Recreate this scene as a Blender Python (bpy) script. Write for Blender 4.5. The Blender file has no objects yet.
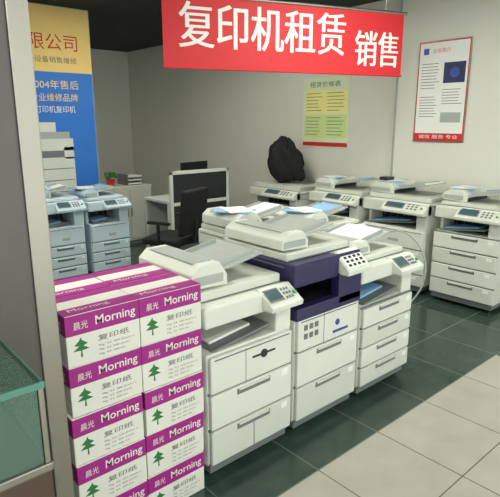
import bpy, bmesh, math, random
from mathutils import Vector, Matrix, noise
random.seed(4)
scene=bpy.context.scene
scene.view_settings.view_transform='Standard'
scene.view_settings.look='None'

def lin(c):
    return tuple((v/12.92 if v<=0.04045 else ((v+0.055)/1.055)**2.4) for v in [x/255 for x in c])
MATS={}
def mk(name,col,rough=.5,metal=0,var=.06,scale=6,emit=0,trans=0,bump=0):
    if name in MATS: return MATS[name]
    m=bpy.data.materials.new(name); m.use_nodes=True
    nt=m.node_tree; b=nt.nodes['Principled BSDF']
    c=lin(col)
    tc=nt.nodes.new('ShaderNodeTexCoord'); n=nt.nodes.new('ShaderNodeTexNoise')
    n.inputs['Scale'].default_value=scale; n.inputs['Detail'].default_value=4
    nt.links.new(tc.outputs['Object'],n.inputs['Vector'])
    mx=nt.nodes.new('ShaderNodeMix'); mx.data_type='RGBA'
    mx.inputs[6].default_value=(*[v*(1-var) for v in c],1)
    mx.inputs[7].default_value=(*[min(1,v*(1+var)) for v in c],1)
    nt.links.new(n.outputs['Fac'],mx.inputs[0]); nt.links.new(mx.outputs[2],b.inputs['Base Color'])
    b.inputs['Roughness'].default_value=rough; b.inputs['Metallic'].default_value=metal
    if emit:
        b.inputs['Emission Color'].default_value=(*c,1); b.inputs['Emission Strength'].default_value=emit
    if trans:
        b.inputs['Transmission Weight'].default_value=trans; b.inputs['IOR'].default_value=1.45
    if bump:
        bp=nt.nodes.new('ShaderNodeBump'); bp.inputs['Strength'].default_value=bump
        nt.links.new(n.outputs['Fac'],bp.inputs['Height']); nt.links.new(bp.outputs['Normal'],b.inputs['Normal'])
    MATS[name]=m; return m

WHITE=mk('plastic_white',(206,212,202),.55)
WHITE2=mk('plastic_offwhite',(194,201,190),.58)
BWHITE=mk('plastic_bluewhite',(186,206,216),.5)
GREY=mk('plastic_grey',(104,112,110),.5)
LGREY=mk('plastic_lightgrey',(160,168,163),.55)
DARK=mk('plastic_dark',(34,36,42),.4)
BLACK=mk('plastic_black',(18,19,22),.45)
INDIGO=mk('plastic_indigo',(44,38,78),.4)
BLUEP=mk('paper_blue',(136,180,218),.7)
PAPER=mk('paper_white',(224,227,222),.7)
SCREEN=mk('lcd_screen',(70,92,98),.15)
BTN=mk('button_green',(70,150,90),.4)
BLUEB=mk('emblem_blue',(50,70,150),.4)
PURP=mk('carton_purple',(148,22,122),.55)
CARTON=mk('carton_white',(212,214,204),.6)
INKG=mk('ink_green',(34,112,54),.6)
INKT=mk('ink_text',(88,102,96),.6)
METAL=mk('stainless',(150,148,138),.35,.9)
STONE=mk('pillar_stone',(84,82,78),.35,.2,.12,14)
RED=mk('banner_red',(196,30,38),.6)
YEL=mk('poster_yellow',(230,202,122),.6)
BLU=mk('poster_blue',(34,112,198),.6)
REDI=mk('ink_red',(190,34,34),.6)
GRN=mk('poster_green',(212,226,190),.6)
PGR=mk('poster_limegreen',(200,222,146),.6)
PY=mk('poster_paleyellow',(234,228,146),.6)
NAVY=mk('poster_navy',(26,40,84),.5)
WOOD=mk('case_brown',(68,52,42),.4,0,.2,20)
GLASS=mk('glass_green',(180,220,205),.05,0,.02,5,trans=.9)
GLED=mk('glass_edge_green',(80,126,112),.15)
LEAF=mk('leaf_green',(60,110,50),.5)
CLOTH=mk('black_cloth',(12,13,18),.8,0,.2,30,bump=.3)
WALL=mk('wall_paint',(210,212,201),.8,0,.03,1.5)
CEIL=mk('ceiling_dark',(40,40,41),.8,0,.1,2)
BASEB=mk('baseboard_dark',(60,62,58),.4)
LAMP=mk('lamp_diffuser',(255,252,238),.5,0,0,1,emit=40)

class MB:
    def __init__(s,name): s.name=name; s.bm=bmesh.new(); s.mats=[]
    def mi(s,m):
        if m not in s.mats: s.mats.append(m)
        return s.mats.index(m)
    def _fin(s,tmp,mat,M,smooth=False):
        me=bpy.data.meshes.new('t'); 
        if M is not None: bmesh.ops.transform(tmp,matrix=M,verts=tmp.verts)
        bmesh.ops.recalc_face_normals(tmp,faces=tmp.faces)
        i=s.mi(mat)
        for f in tmp.faces: f.material_index=i; f.smooth=smooth
        tmp.to_mesh(me); tmp.free(); s.bm.from_mesh(me); bpy.data.meshes.remove(me)
    def box(s,x0,x1,y0,y1,z0,z1,mat,bev=.006,M=None,seg=2):
        t=bmesh.new(); bmesh.ops.create_cube(t,size=1)
        for v in t.verts:
            v.co=Vector(((x0+x1)/2+v.co.x*(x1-x0),(y0+y1)/2+v.co.y*(y1-y0),(z0+z1)/2+v.co.z*(z1-z0)))
        b=min(bev,.45*min(abs(x1-x0),abs(y1-y0),abs(z1-z0)))
        if b>.0008: bmesh.ops.bevel(t,geom=t.edges[:],offset=b,segments=seg,affect='EDGES',profile=.6)
        s._fin(t,mat,M)
    def prism(s,pts,a0,a1,mat,axis='x',bev=.005,M=None):
        t=bmesh.new()
        def P(p,a):
            return Vector((a,p[0],p[1])) if axis=='x' else (Vector((p[0],a,p[1])) if axis=='y' else Vector((p[0],p[1],a)))
        A=[t.verts.new(P(p,a0)) for p in pts]; B=[t.verts.new(P(p,a1)) for p in pts]
        t.faces.new(A); t.faces.new(B[::-1]); n=len(pts)
        for i in range(n): t.faces.new((A[i],B[i],B[(i+1)%n],A[(i+1)%n]))
        if bev: bmesh.ops.bevel(t,geom=t.edges[:],offset=bev,segments=2,affect='EDGES',profile=.6)
        s._fin(t,mat,M)
    def cyl(s,p0,p1,r,mat,r2=None,n=20):
        t=bmesh.new(); p0=Vector(p0);p1=Vector(p1);d=p1-p0
        bmesh.ops.create_cone(t,cap_ends=True,segments=n,radius1=r,radius2=r if r2 is None else r2,depth=d.length)
        M=Matrix.Translation((p0+p1)/2)@d.to_track_quat('Z','Y').to_matrix().to_4x4()
        s._fin(t,mat,M,False)
    def ball(s,c,r,mat,sc=(1,1,1),nz=0,fr=3):
        t=bmesh.new(); bmesh.ops.create_icosphere(t,subdivisions=4,radius=1)
        for v in t.verts:
            k=1+nz*noise.noise(v.co*fr+Vector(c))
            v.co=Vector((c[0]+v.co.x*r*sc[0]*k,c[1]+v.co.y*r*sc[1]*k,c[2]+v.co.z*r*sc[2]*k))
        s._fin(t,mat,None,True)
    def text(s,body,o,ux,uy,w,h,mat,off=.0):
        """o=lower-left corner, ux,uy unit vectors"""
        cu=bpy.data.curves.new('t','FONT'); cu.body=body; cu.size=1; cu.offset=off; cu.resolution_u=3
        ob=bpy.data.objects.new('t',cu); scene.collection.objects.link(ob)
        dg=bpy.context.evaluated_depsgraph_get(); dg.update()
        me=bpy.data.meshes.new_from_object(ob.evaluated_get(dg))
        bpy.data.objects.remove(ob); bpy.data.curves.remove(cu)
        if len(me.vertices)==0: return
        xs=[v.co.x for v in me.vertices]; ys=[v.co.y for v in me.vertices]
        a,b=min(xs),min(ys); sx=w/(max(xs)-a+1e-6); sy=h/(max(ys)-b+1e-6)
        o=Vector(o);ux=Vector(ux);uy=Vector(uy)
        for v in me.vertices: v.co=o+ux*((v.co.x-a)*sx)+uy*((v.co.y-b)*sy)
        i=s.mi(mat)
        for p in me.polygons: p.material_index=i
        s.bm.from_mesh(me); bpy.data.meshes.remove(me)
    def done(s,loc=(0,0,0),rz=0):
        me=bpy.data.meshes.new(s.name); s.bm.to_mesh(me); s.bm.free()
        for m in s.mats: me.materials.append(m)
        o=bpy.data.objects.new(s.name,me); scene.collection.objects.link(o)
        o.location=loc; o.rotation_euler=(0,0,rz); return o

# ---------------------------------------------------------------- room
XR,YB,ZC,XL,YF=5.2,9.5,3.0,-2.2,-2.2
def simple(name,b,mat):
    m=MB(name); m.box(*b,mat,bev=0); return m.done()
simple('wall_back',(XL,XR+.1,YB,YB+.1,0,ZC),WALL)
simple('wall_right',(XR,XR+.1,YF,YB,0,ZC),WALL)
simple('wall_left',(XL-.1,XL,YF,YB+.1,0,ZC),WALL)
simple('ceiling',(XL-.1,XR+.1,YF,YB+.1,ZC,ZC+.1),CEIL)
simple('trim_1',(XR-.05,XR,YF,3.41,0,ZC),WALL)
simple('trim_2',(XR-.056,XR-.001,3.39,3.414,0,ZC),LGREY)
simple('baseboard_right',(XR-.015,XR,3.42,YB,0,.1),BASEB)
simple('baseboard_back',(XL,XR-.02,YB-.015,YB,0,.1),BASEB)
fl=simple('floor',(XL-.1,XR+.1,YF,YB+.1,-.1,0),WALL)
fm=bpy.data.materials.new('floor_tiles'); fm.use_nodes=True
nt=fm.node_tree; N=nt.nodes; L=nt.links; b=N['Principled BSDF']
geo=N.new('ShaderNodeNewGeometry'); sep=N.new('ShaderNodeSeparateXYZ'); L.new(geo.outputs['Position'],sep.inputs[0])
def math_(op,a,bv=None,c=None):
    n=N.new('ShaderNodeMath'); n.operation=op
    for i,v in enumerate((a,bv)):
        if v is None: continue
        if isinstance(v,(int,float)): n.inputs[i].default_value=v
        else: L.new(v,n.inputs[i])
    return n.outputs[0]
def mixc(f,a,c):
    n=N.new('ShaderNodeMix'); n.data_type='RGBA'; L.new(f,n.inputs[0])
    for i,v in ((6,a),(7,c)):
        if isinstance(v,tuple): n.inputs[i].default_value=(*v,1)
        else: L.new(v,n.inputs[i])
    return n.outputs[2]
dk=math_('MAXIMUM',math_('GREATER_THAN',sep.outputs[1],1.46),math_('GREATER_THAN',sep.outputs[0],3.74))
S=.5
def line(c,off):
    f=math_('FRACT',math_('DIVIDE',math_('ADD',c,off),S))
    return math_('LESS_THAN',f,.014)
gr=math_('MAXIMUM',line(sep.outputs[0],9.76),line(sep.outputs[1],9.54))
nz=N.new('ShaderNodeTexNoise'); nz.inputs['Scale'].default_value=5; nz.inputs['Detail'].default_value=8; L.new(geo.outputs['Position'],nz.inputs['Vector'])
light=mixc(nz.outputs['Fac'],lin((154,153,142)),lin((178,177,165)))
dark=mixc(nz.outputs['Fac'],lin((26,44,38)),lin((68,88,78)))
col=mixc(dk,light,dark)
grc=mixc(dk,lin((104,102,93)),lin((96,112,102)))
col=mixc(gr,col,grc)
L.new(col,b.inputs['Base Color']); b.inputs['Roughness'].default_value=.18
fl.data.materials.clear(); fl.data.materials.append(fm)

# lamps
for X,Y in ((.2,-.6),(3.2,-.6),(.2,2.2),(3.2,2.2),(.2,4.6),(3.2,4.6),(.2,7.2)):
        m=MB('ceiling_light'); m.box(-.62,.62,-.17,.17,-.05,0,METAL,.004)
        m.box(-.58,.58,-.14,.14,-.06,-.045,LAMP,.002); m.done((X,Y,ZC))

# ---------------------------------------------------------------- copier
def copier(name,loc,rz,w=.56,d=.62,z=(.62,.76,.86,.90,1.03),nd=3,body=WHITE,upper=None,adf=True,door=True,
           paper=None,handles=GREY,p0f=.35,emblem=None,keypad=False,toppaper=None,detail=0,loose=0):
    m=MB(name); up=upper or body; alt=WHITE2 if body is WHITE else body
    z1,z2,z3,z4,z5=z
    for cx in (.06,w-.06):
        for cy in (.08,d-.08): m.cyl((cx-.015,cy,.03),(cx+.015,cy,.03),.03,BLACK)
    m.box(.015,w-.015,.03,d-.01,.035,.09,GREY,.004)
    m.box(0,w,.022,d,.08,z1,body,.012)
    zd=z1-.20 if door else z1-.01
    h=(zd-.09)/nd
    for i in range(nd):
        a=.09+i*h
        m.box(.008,w-.008,0,.035,a+.005,a+h-.005,body if i%2 else alt,.008)
        m.box(w*.30,w*.70,-.003,.01,a+h-.046,a+h-.016,handles,.003)
        m.box(w*.32,w*.68,-.008,.0,a+h-.024,a+h-.016,body,.002)
        m.box(w*.85,w*.93,-.002,.01,a+h-.05,a+h-.02,PAPER,.001)
    for i in range(nd+1):
        m.box(.004,w-.004,.012,.03,.09+i*h-.006,.09+i*h+.006,GREY,0)
    if door:
        m.box(.008,w-.008,0,.035,zd+.004,z1-.012,body,.012)
        m.box(.03,w-.03,-.003,.01,z1-.03,z1-.024,GREY,.001)
        if detail==0: m.box(w*.45,w*.62,-.003,.01,zd+.055,zd+.085,emblem or LGREY,.002)
    if detail==2:
        m.box(w*.40,w*.405,-.002,.01,zd+.01,z1-.02,GREY,0)
        for i in range(3):
            for j in range(2): m.box(w*(.10+i*.08),w*(.15+i*.08),-.004,.01,zd+.07+j*.05,zd+.10+j*.05,GREY,.002)
        m.cyl((w*.62,-.003,zd+.10),(w*.62,.01,zd+.10),.018,BLUEB)
        m.box(w*.55,w*.8,-.003,.01,zd+.04,zd+.055,BLUEB,.001)
    if detail==1:
        m.cyl((w*.62,-.004,zd+.12),(w*.62,.01,zd+.12),.022,DARK)
        m.box(w*.48,w*.76,-.0035,.01,zd+.115,zd+.125,DARK,.001)
        m.box(w*.40,w*.404,-.002,.01,zd+.01,z1-.02,GREY,0)
        m.box(w*.5-.002,w*.5+.002,-.002,.01,.1,.09+h-.05,GREY,0)
    # output cavity
    m.box(.01,w-.01,.34,d,z1-.01,z2+.01,up,.008)
    m.box(.02,w-.02,.325,.345,z1+.01,z2,DARK,.002)
    m.box(w-.11,w,.02,d,z1-.01,z2+.01,up,.01)
    m.box(0,.035,.12,d,z1-.01,z2+.01,up,.008)
    R=Matrix.Translation((.04,.03,z1))@Matrix.Rotation(-.12,4,'Y')
    m.box(0,w-.18,0,.3,-.005,.008,DARK if upper else GREY,.003,M=R)
    if paper: m.box(.03,w-.26,.06,.26,.01,.022,paper,.001,M=R)
    for k in range(4): m.box(.06+k*.08,.065+k*.08,.318,.327,z1+.02,z2-.01,GREY,.001)
    if upper:
        m.box(-.004,w+.004,.0,.06,z1-.02,z1+.05,up,.008)
        m.box(w-.2,w+.002,.0,.06,z1,z2+.02,up,.008)
    # scanner
    m.box(-.008,w+.008,.015,d+.002,z2,z3,up,.015,seg=3)
    m.box(-.010,w+.010,.10,d-.02,z3-.028,z3-.022,GREY,.001)
    q0=Vector((-.055,z2+.045));q1=Vector((.05,z3+.010))
    m.prism([(-.055,z2+.015),(-.06,z2+.04),(.05,z3+.010),(.09,z3),(.09,z2+.01)],w*p0f,w+.008,body,bev=.004)
    ang=math.atan2(q1.y-q0.y,q1.x-q0.x); PL=(q1-q0).length
    R=Matrix.Translation((w*p0f,q0.x,q0.y))@Matrix.Rotation(ang,4,'X')
    pw=w*(1-p0f)+.008
    if keypad:
        m.box(pw*.05,pw*.95,PL*.08,PL*.95,.0,.005,PAPER,.003,M=R)
        for i in range(4):
            for j in range(4): m.box(pw*(.14+i*.2),pw*(.24+i*.2),PL*(.16+j*.19),PL*(.27+j*.19),.002,.009,DARK,.002,M=R)
    else:
        m.box(pw*.06,pw*.50,PL*.2,PL*.85,.002,.006,GREY,.002,M=R)
        m.box(pw*.09,pw*.47,PL*.28,PL*.78,.005,.008,SCREEN,.001,M=R)
        for i in range(3):
            for j in range(3):
                m.box(pw*(.57+i*.09),pw*(.62+i*.09),PL*(.2+j*.22),PL*(.32+j*.22),.002,.007,GREY,.002,M=R)
        m.cyl(R@Vector((pw*.9,PL*.4,.002)),R@Vector((pw*.9,PL*.4,.01)),.011,BTN)
    # platen cover
    m.box(.01,w-.01,.09,d-.01,z3-.002,z4,alt,.014,seg=3)
    m.box(.016,w-.016,.088,.1,z3+.004,z3+.009,GREY,0)
    for cx in (.12,w-.14): m.box(cx,cx+.06,d-.05,d+.012,z3-.03,z4+.01,GREY,.005)
    if adf:
        hh=z5-z4
        m.prism([(.0,z4+.01),(.0,z4+hh*.65),(.05,z5),(w*.30,z5),(w*.38,z4+hh*.45),(w*.38,z4+.0)],.12,d-.04,body,axis='y',bev=.008)
        m.box(w*.02,w*.33,.115,.125,z4+hh*.2,z4+hh*.55,LGREY,.003)
        m.box(w*.07,w*.28,.17,d-.09,z5-.001,z5+.003,LGREY,.002)
        m.box(w*.375,w*.385,.15,d-.08,z4+.005,z4+hh*.38,DARK,.001)
        R=Matrix.Translation((w*.36,0,z4+hh*.45))@Matrix.Rotation(-.16,4,'Y')
        m.box(0,w*.52,.16,d-.10,0,.012,LGREY,.005,M=R)
        m.box(w*.05,w*.45,.19,.2,.01,.035,LGREY,.003,M=R); m.box(w*.05,w*.45,d-.14,d-.13,.01,.035,LGREY,.003,M=R)
        if toppaper: m.box(w*.02,w*.5,.21,d-.15,.012,.022,toppaper,.001,M=R)
        if loose:   # papers / folders left lying on the machine
            T=Matrix.Translation((w*.17,d*.5,z5+.003))@Matrix.Rotation(.5*loose,4,'Z')
            m.box(-.10,.10,-.14,.14,0,.006,BLUEP,.001,M=T)
            T=Matrix.Translation((w*.20,d*.48,z5+.009))@Matrix.Rotation(-.35*loose,4,'Z')
            m.box(-.09,.09,-.12,.12,0,.005,PAPER,.001,M=T)
            if loose>1: m.box(w*.08,w*.22,d*.3,d*.5,z5+.014,z5+.05,DARK,.006)
    elif toppaper:
        m.box(w*.15,w*.75,.2,.5,z4,z4+.035,toppaper,.002)
    for k in range(6): m.box(-.002,.004,d-.2,d-.06,.2+k*.02,.208+k*.02,GREY,0)
    return m.done(loc,rz)

YR=1.73
copier('photocopier',(1.275,YR,0),0,w=.545,d=.64,z=(.665,.79,.89,.94,1.06),nd=2,paper=PAPER,p0f=.62,detail=1)
copier('photocopier',(1.85,YR,0),0,w=.53,d=.64,z=(.70,.86,.985,1.03,1.13),nd=2,upper=INDIGO,keypad=True,p0f=.64,detail=2)
copier('photocopier',(2.42,YR,0),0,w=.54,d=.64,z=(.62,.76,.86,.90,.99),nd=4,door=False,paper=BLUEP,toppaper=PAPER,p0f=.55)
# second row (back to back)
copier('photocopier',(2.2,2.52,0),0,w=.62,d=.56,z=(.68,.82,.93,.97,1.08),nd=3,toppaper=PAPER,loose=1)
copier('photocopier',(2.93,2.52,0),0,w=.6,d=.58,z=(.62,.76,.86,.9,1.0),nd=3,toppaper=BLUEP,loose=.7)
# right wall row, facing -X
r=-math.pi/2
copier('photocopier',(4.5,2.47,0),r,w=.62,z=(.70,.82,.93,.97,1.08),nd=4,door=False,paper=BLUEP,toppaper=BLUEP,loose=.8)
copier('photocopier',(4.5,3.30,0),r,w=.74,z=(.66,.80,.92,.97,1.08),nd=3,toppaper=PAPER,paper=BLUEP,loose=1.2)
copier('photocopier',(4.5,4.08,0),r,w=.7,z=(.66,.80,.91,.95,1.06),nd=3,paper=BLUEP,toppaper=BLUEP,loose=1)
copier('photocopier',(4.5,5.14,0),r,w=.84,z=(.62,.76,.86,.92,1.0),nd=3,adf=False)
# left rear pair
copier('photocopier',(1.78,5.2,0),0,w=.46,d=.6,z=(.64,.78,.89,.93,1.03),nd=3,body=BWHITE,paper=BLUEP,toppaper=PAPER,loose=.6)
copier('photocopier',(2.30,5.2,0),0,w=.46,d=.6,z=(.62,.76,.86,.9,.98),nd=3,body=BWHITE,paper=BLUEP,toppaper=BLUEP,loose=1)

# ---------------------------------------------------------------- paper cartons
m=MB('paper_carton_stack')
bw,bh,bd=.302,.205,.225
for i in range(2):
    for j in range(2):
        for k in range(5):
            jx=random.uniform(-.004,.004); jy=random.uniform(-.004,.004)
            x0=i*bw+jx+.002; x1=x0+bw-.005; y0=j*bd+jy+.003; y1=y0+bd-.006; a=k*bh
            m.box(x0,x1,y0,y1,a+.001,a+bh-.001,CARTON,.004)
            fy=y0-.0012
            m.box(x0-.0008,x1+.0008,y0-.0008,y1+.0008,a+bh*.60,a+bh-.004,PURP,.002)
            if k==4:
                m.box(x0,x1,y0,y0+.07,a+bh-.002,a+bh+.0006,PURP,0)
                m.box(x0,x1,y1-.06,y1,a+bh-.002,a+bh+.0006,PURP,0)
                m.text('Morning',(x0+.03,y0+.02,a+bh+.001),(1,0,0),(0,1,0),.16,.035,CARTON)
            if j==0:
                m.text('Morning',(x0+.115,fy,a+bh*.66),(1,0,0),(0,0,1),.165,.046,CARTON,.01)
                m.text('晨光',(x0+.03,fy,a+bh*.70),(1,0,0),(0,0,1),.055,.03,CARTON)
                m.prism([(x0+.05,a+.035),(x0+.058,a+.035),(x0+.056,a+.06),(x0+.085,a+.062),(x0+.062,a+.078),(x0+.08,a+.084),(x0+.058,a+.1),(x0+.054,a+.112),(x0+.048,a+.1),(x0+.028,a+.084),(x0+.046,a+.078),(x0+.023,a+.062),(x0+.052,a+.06)],fy,fy+.001,INKG,axis='y',bev=0)
                m.text('复印纸',(x0+.12,fy,a+.078),(1,0,0),(0,0,1),.13,.024,INKT)
                for q in range(3):
                    m.text('70g  A4  500 sheets x 5'[:22-q*3],(x0+.12,fy,a+.055-q*.018),(1,0,0),(0,0,1),.15-q*.02,.009,INKT)
            if i==0:
                m.text('Morning',(x0-.0012,y1-.03,a+bh*.66),(0,-1,0),(0,0,1),.15,.05,CARTON)
m.done((.636,YR,0))

# ---------------------------------------------------------------- pillar + showcase
m=MB('pillar')
m.box(.12,.55,1.58,2.0,0,2.99,STONE,.004)
m.box(.50,.562,1.57,1.60,0,2.99,METAL,.004)
m.box(.54,.562,1.58,1.64,0,2.99,METAL,.004)
m.box(.11,.56,1.572,2.01,0,.12,METAL,.004)
m.done()
m=MB('glass_display_case')
x1=.34;y0=1.08
m.box(-.9,x1,y0,1.5,.06,.92,WOOD,.004)
m.box(-.88,x1-.02,y0+.02,1.48,0,.07,BLACK,0)
m.box(-.9,x1+.004,y0-.004,1.504,.92,.94,METAL,.003)
for (a,c) in ((x1-.012,y0+.0),(x1-.012,1.488),(-.9,y0),(-.9,1.488)):
    m.box(a,a+.012,c,c+.012,.94,1.13,METAL,.002)
m.box(x1-.01,x1-.004,y0+.014,1.486,.94,1.13,GLASS,0)
m.box(-.885,x1-.014,y0+.004,y0+.010,.94,1.13,GLASS,0)
m.box(-.9,x1,y0,1.5,1.13,1.142,GLASS,.001)
m.box(-.9,x1+.003,y0-.003,y0+.004,1.128,1.144,GLED,.001)
m.box(x1-.004,x1+.003,y0,1.503,1.128,1.144,GLED,.001)
for k in range(5): m.box(-.8+k*.22,-.68+k*.22,y0+.1,y0+.3,.94,.99+.02*(k%2),(PAPER,BLUEP,DARK,REDI,PAPER)[k],.004)
m.done()

# ---------------------------------------------------------------- hanging banner
m=MB('hanging_banner')
LB=2.25
m.box(0,LB,-.004,.004,2.115,2.66,RED,0)
m.cyl((-.03,0,2.66),(LB+.03,0,2.66),.014,METAL)
m.cyl((-.01,0,2.115),(LB+.01,0,2.115),.008,RED)
for x in (.2,LB-.2): m.cyl((x,0,2.66),(x,0,3.0),.004,METAL)
for k,dx in enumerate((-.005,0,.005)):
    m.text('复印机租赁',(.13+dx,-.006-.0004*k,2.27),(1,0,0),(0,0,1),1.5,.34,PAPER)
    m.text('销售',(1.74+dx,-.006-.0004*k,2.19),(1,0,0),(0,0,1),.46,.30,PAPER)
m.done((2.316,3.66,0),math.atan2(2.9-3.66,4.45-2.316))

# ---------------------------------------------------------------- wall posters (facing -X)
def lines(m,o,n,w,h,mat,gap):
    for i in range(n):
        ww=w*random.uniform(.7,1)
        z=o[2]-i*gap
        m.box(o[0]-.001,o[0],o[1]-ww,o[1],z-h,z,mat,0)
m=MB('wall_poster')
X=XR-.055; Y0,Y1,z0,z1=2.58,3.15,1.49,2.50
m.box(X-.012,X+.003,Y0,Y1,z0,z1,METAL,.003); X-=.0125
m.box(X-.001,X,Y0+.008,Y1-.008,z0+.008,z1-.008,REDI,0); X-=.0012
m.box(X-.001,X,Y0+.018,Y1-.018,z0+.018,z1-.018,PAPER,0); X-=.0012
m.box(X-.001,X,Y1-.12,Y1-.06,z1-.13,z1-.07,BLUEB,0)
m.text('企业简介',(X-.001,Y1-.16,z1-.12),(0,-1,0),(0,0,1),.2,.045,REDI)
m.box(X-.001,X,Y0+.04,Y0+.27,z1-.42,z1-.22,NAVY,0)
m.cyl((X-.002,Y0+.15,z1-.32),(X,Y0+.15,z1-.32),.05,BLUEB)
lines(m,(X,Y1-.05,z1-.22),9,.22,.006,INKT,.03)
lines(m,(X,Y0+.27,z1-.48),6,.22,.006,INKT,.028)
lines(m,(X,Y1-.05,z1-.55),8,.22,.006,INKT,.028)
m.box(X-.001,X,Y0+.05,Y0+.27,z0+.2,z0+.30,LGREY,0)
m.box(X-.001,X,Y0+.018,Y1-.018,z0+.018,z0+.09,REDI,0)
m.text('诚信 服务 专业',(X-.0015,Y1-.07,z0+.035),(0,-1,0),(0,0,1),.44,.04,PAPER)
m.done()
m=MB('wall_poster')
X=XR; Y0,Y1,z0,z1=4.08,4.84,1.38,2.24
m.box(X-.012,X-.001,Y0,Y1,z0,z1,GRN,.002); X-=.0125
m.box(X-.001,X,Y0+.03,Y1-.03,z0+.42,z1-.16,PY,0)
m.box(X-.001,X,Y0+.03,Y1-.03,z0+.12,z0+.4,PGR,0); 
m.box(X-.001,X,Y0+.01,Y1-.01,z0+.01,z0+.06,REDI,0)
m.text('租赁价格表',(X-.001,Y1-.12,z1-.12),(0,-1,0),(0,0,1),.5,.07,INKG)
X-=.0012
for yy in (Y1-.06,Y1-.41): 
    lines(m,(X,yy,z1-.19),6,.28,.007,INKT,.042); lines(m,(X,yy,z0+.37),6,.28,.007,INKT,.042)
m.done()

# ---------------------------------------------------------------- advertising board
m=MB('advertising_board')
x0,x1,y=1.55,2.93,6.25
m.box(x0,x1,y,y+.04,.06,2.98,LGREY,.004)
m.box(x0+.2,x0+.5,y-.12,y+.16,0,.06,METAL,.004); m.box(x1-.5,x1-.2,y-.12,y+.16,0,.06,METAL,.004)
m.box(x0+.01,x1-.01,y-.002,y,2.26,2.97,YEL,0)
m.box(x0+.01,x1-.01,y-.002,y,.1,2.26,BLU,0)
m.text('有限公司',(1.98,y-.004,2.50),(1,0,0),(0,0,1),.78,.18,REDI,.0)
m.text('办公设备销售维修',(2.08,y-.004,2.36),(1,0,0),(0,0,1),.66,.07,INKT)
m.text('2004年售后',(2.16,y-.004,2.07),(1,0,0),(0,0,1),.58,.1,YEL)
m.text('专业维修品牌',(2.16,y-.004,1.93),(1,0,0),(0,0,1),.56,.09,YEL)
m.text('打印机复印机',(2.2,y-.004,1.80),(1,0,0),(0,0,1),.48,.08,PAPER)
y2=y-.003
for (a,b_,c,d_,mt) in ((2.2,2.62,.5,1.28,WHITE),(2.2,2.62,1.36,1.5,WHITE),(2.5,2.62,1.26,1.4,WHITE),(2.22,2.58,1.5,1.58,LGREY),(2.22,2.42,1.58,1.69,WHITE),(2.2,2.5,1.28,1.36,GREY),(2.08,2.2,1.0,1.05,WHITE)):
    m.box(a,b_,y2-.001,y2,c,d_,mt,0)
for k in range(5): m.box(2.22,2.6,y2-.0025,y2-.001,.58+k*.14,.59+k*.14,GREY,0)
m.done()

# ---------------------------------------------------------------- desk area
x0,x1,ya,yb=3.35,4.25,5.3,5.9
m=MB('office_desk')
m.box(x0,x1,ya,yb,.72,.75,WHITE,.004)
for a in (x0,x1-.04):
    m.box(a,a+.04,ya,ya+.04,0,.72,WHITE,.003); m.box(a,a+.04,yb-.04,yb,0,.72,WHITE,.003)
m.box(x0+.04,x1-.04,yb-.03,yb-.01,.2,.70,WHITE2,.002)
m.done()
m=MB('desk_privacy_screen')
ya2=ya-.05
for a in (x0,x1-.04): m.box(a,a+.04,ya2,ya2+.04,0,1.12,WHITE,.003)
m.box(x0+.04,x1-.04,ya2+.01,ya2+.03,.2,.70,DARK,.002)
m.box(x0+.04,x1-.04,ya2+.01,ya2+.03,.74,1.08,DARK,.002)
m.box(x0,x1,ya2,ya2+.04,1.08,1.12,WHITE,.003); m.box(x0+.03,x1-.03,ya2,ya2+.04,.70,.74,WHITE,.003)
m.done()
m=MB('computer_monitor')
m.box(-.24,.24,-.02,.02,.12,.44,BLACK,.008); m.box(-.22,.22,.019,.022,.14,.42,SCREEN,0)
m.box(-.03,.03,-.04,-.015,.01,.25,BLACK,.004); m.box(-.12,.12,-.1,.08,0,.015,BLACK,.005)
m.done((3.95,5.6,.751),.2)
def chair(loc,rz):
    m=MB('office_chair')
    for k in range(5):
        a=k*2*math.pi/5; e=(.26*math.cos(a),.26*math.sin(a),.06)
        m.cyl((0,0,.09),e,.02,BLACK,.014); m.cyl((e[0]-.015,e[1],.03),(e[0]+.015,e[1],.03),.03,BLACK)
    m.cyl((0,0,.08),(0,0,.42),.025,METAL)
    m.box(-.25,.25,-.23,.23,.42,.50,CLOTH,.035,seg=4)
    M=Matrix.Translation((0,-.24,.5))@Matrix.Rotation(.12,4,'X')
    m.box(-.25,.25,-.035,.035,.04,.52,CLOTH,.032,M=M,seg=4)
    m.box(-.03,.03,-.05,-.02,-.06,.2,BLACK,.004,M=M)
    for s in (-1,1):
        m.box(s*.28-.02,s*.28+.02,-.15,.12,.66,.69,BLACK,.008); m.box(s*.28-.012,s*.28+.012,-.02,.01,.45,.67,BLACK,.004)
        m.box(min(s*.2,s*.29),max(s*.2,s*.29),-.02,.01,.44,.46,BLACK,.003)
    return m.done(loc,rz)
chair((3.0,4.7,0),.45)
m=MB('storage_cabinet')
m.box(0,.7,0,.45,.05,.80,WHITE,.005); m.box(.02,.68,.02,.43,0,.06,GREY,0); m.box(-.01,.71,-.01,.46,.80,.825,WHITE,.004)
for k in range(2):
    m.box(.01+k*.345,.345+k*.345,-.012,.0,.08,.78,WHITE2,.004); m.box(.3+k*.06,.315+k*.06,-.025,-.012,.4,.52,METAL,.003)
m.done((3.12,6.5,0))
m=MB('potted_plant')
m.cyl((0,0,0),(0,0,.09),.045,REDI,.06)
for k in range(16):
    a=k*2.4; t=.06+.05*random.random()
    m.ball((t*.7*math.cos(a),t*.7*math.sin(a),.12+.06*random.random()),.03,LEAF,(1,.5,.7),.2)
m.done((3.3,6.7,.825))
m=MB('paper_tray_stack')
for k in range(3): m.box(0,.24,0,.3,k*.05,k*.05+.012,(GREY,DARK,GREY)[k],.002); m.box(.01,.23,.01,.29,k*.05+.012,k*.05+.03,PAPER,.001); m.box(0,.01,0,.3,k*.05,k*.05+.05,GREY,0)
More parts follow.
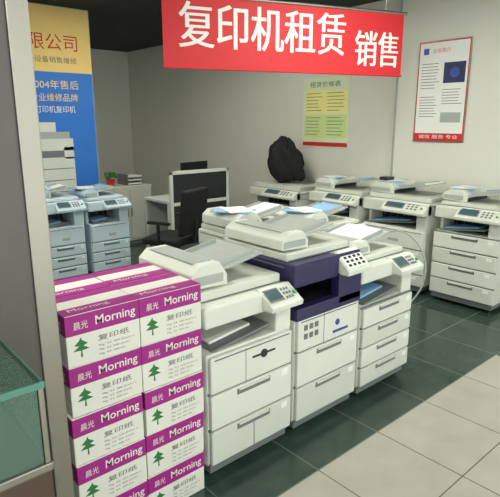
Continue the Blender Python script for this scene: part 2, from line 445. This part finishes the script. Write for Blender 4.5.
m.done((3.5,6.58,.825))

# ---------------------------------------------------------------- black jacket heap
m=MB('black_jacket')
t=bmesh.new(); bmesh.ops.create_icosphere(t,subdivisions=5,radius=1)
for v in t.verts:
    c=v.co.copy(); h=(c.z+1)/2
    rad=1.15-.55*h*h
    fold=.14*math.sin(6*math.atan2(c.y,c.x)+3*h)+.22*noise.noise(c*2.2)
    k=max(.35,(1-c.z*c.z)**.2)
    x=c.x*.19*(rad+fold*.6)/k; yv=c.y*.22*(rad+fold)/k
    yv+= .08*(h-.5)
    v.co=Vector((x,yv,max(0,h*.57+.05*noise.noise(c*3))))
m._fin(t,CLOTH,None,True)
for k in range(14):
    u=k/13; m.ball((-.02,-.06-.24*u,.36-.26*u*u),.085-.02*u,CLOTH,(1,1,1),.25)
m.done((4.86,4.84,.926))

# cable
cu=bpy.data.curves.new('power_cable','CURVE'); cu.dimensions='3D'; cu.bevel_depth=.006
sp=cu.splines.new('BEZIER'); P=[(2.97,2.05,.93),(3.0,1.85,.98),(3.03,1.72,.85),(3.02,1.70,.66),(2.99,1.8,.45)]
sp.bezier_points.add(len(P)-1)
for bp,p in zip(sp.bezier_points,P): bp.co=p; bp.handle_left_type=bp.handle_right_type='AUTO'
o=bpy.data.objects.new('power_cable',cu); scene.collection.objects.link(o); cu.materials.append(LGREY)

# ---------------------------------------------------------------- world + camera
w=bpy.data.worlds.new('w'); scene.world=w; w.use_nodes=True
bg=w.node_tree.nodes['Background']; bg.inputs[0].default_value=(.97,1,.97,1); bg.inputs[1].default_value=2.4
cam=bpy.data.cameras.new('camera'); co=bpy.data.objects.new('camera',cam); scene.collection.objects.link(co)
f=516; cam.sensor_width=36; cam.sensor_fit='HORIZONTAL'; cam.lens=f/500*36
p=math.atan(128/520); v=Vector((.66,.751,0)).normalized()
F=Vector((v.x*math.cos(p),v.y*math.cos(p),-math.sin(p)))
co.location=(0,0,1.7); co.rotation_euler=F.to_track_quat('-Z','Y').to_euler()
cam.clip_start=.05
scene.camera=co
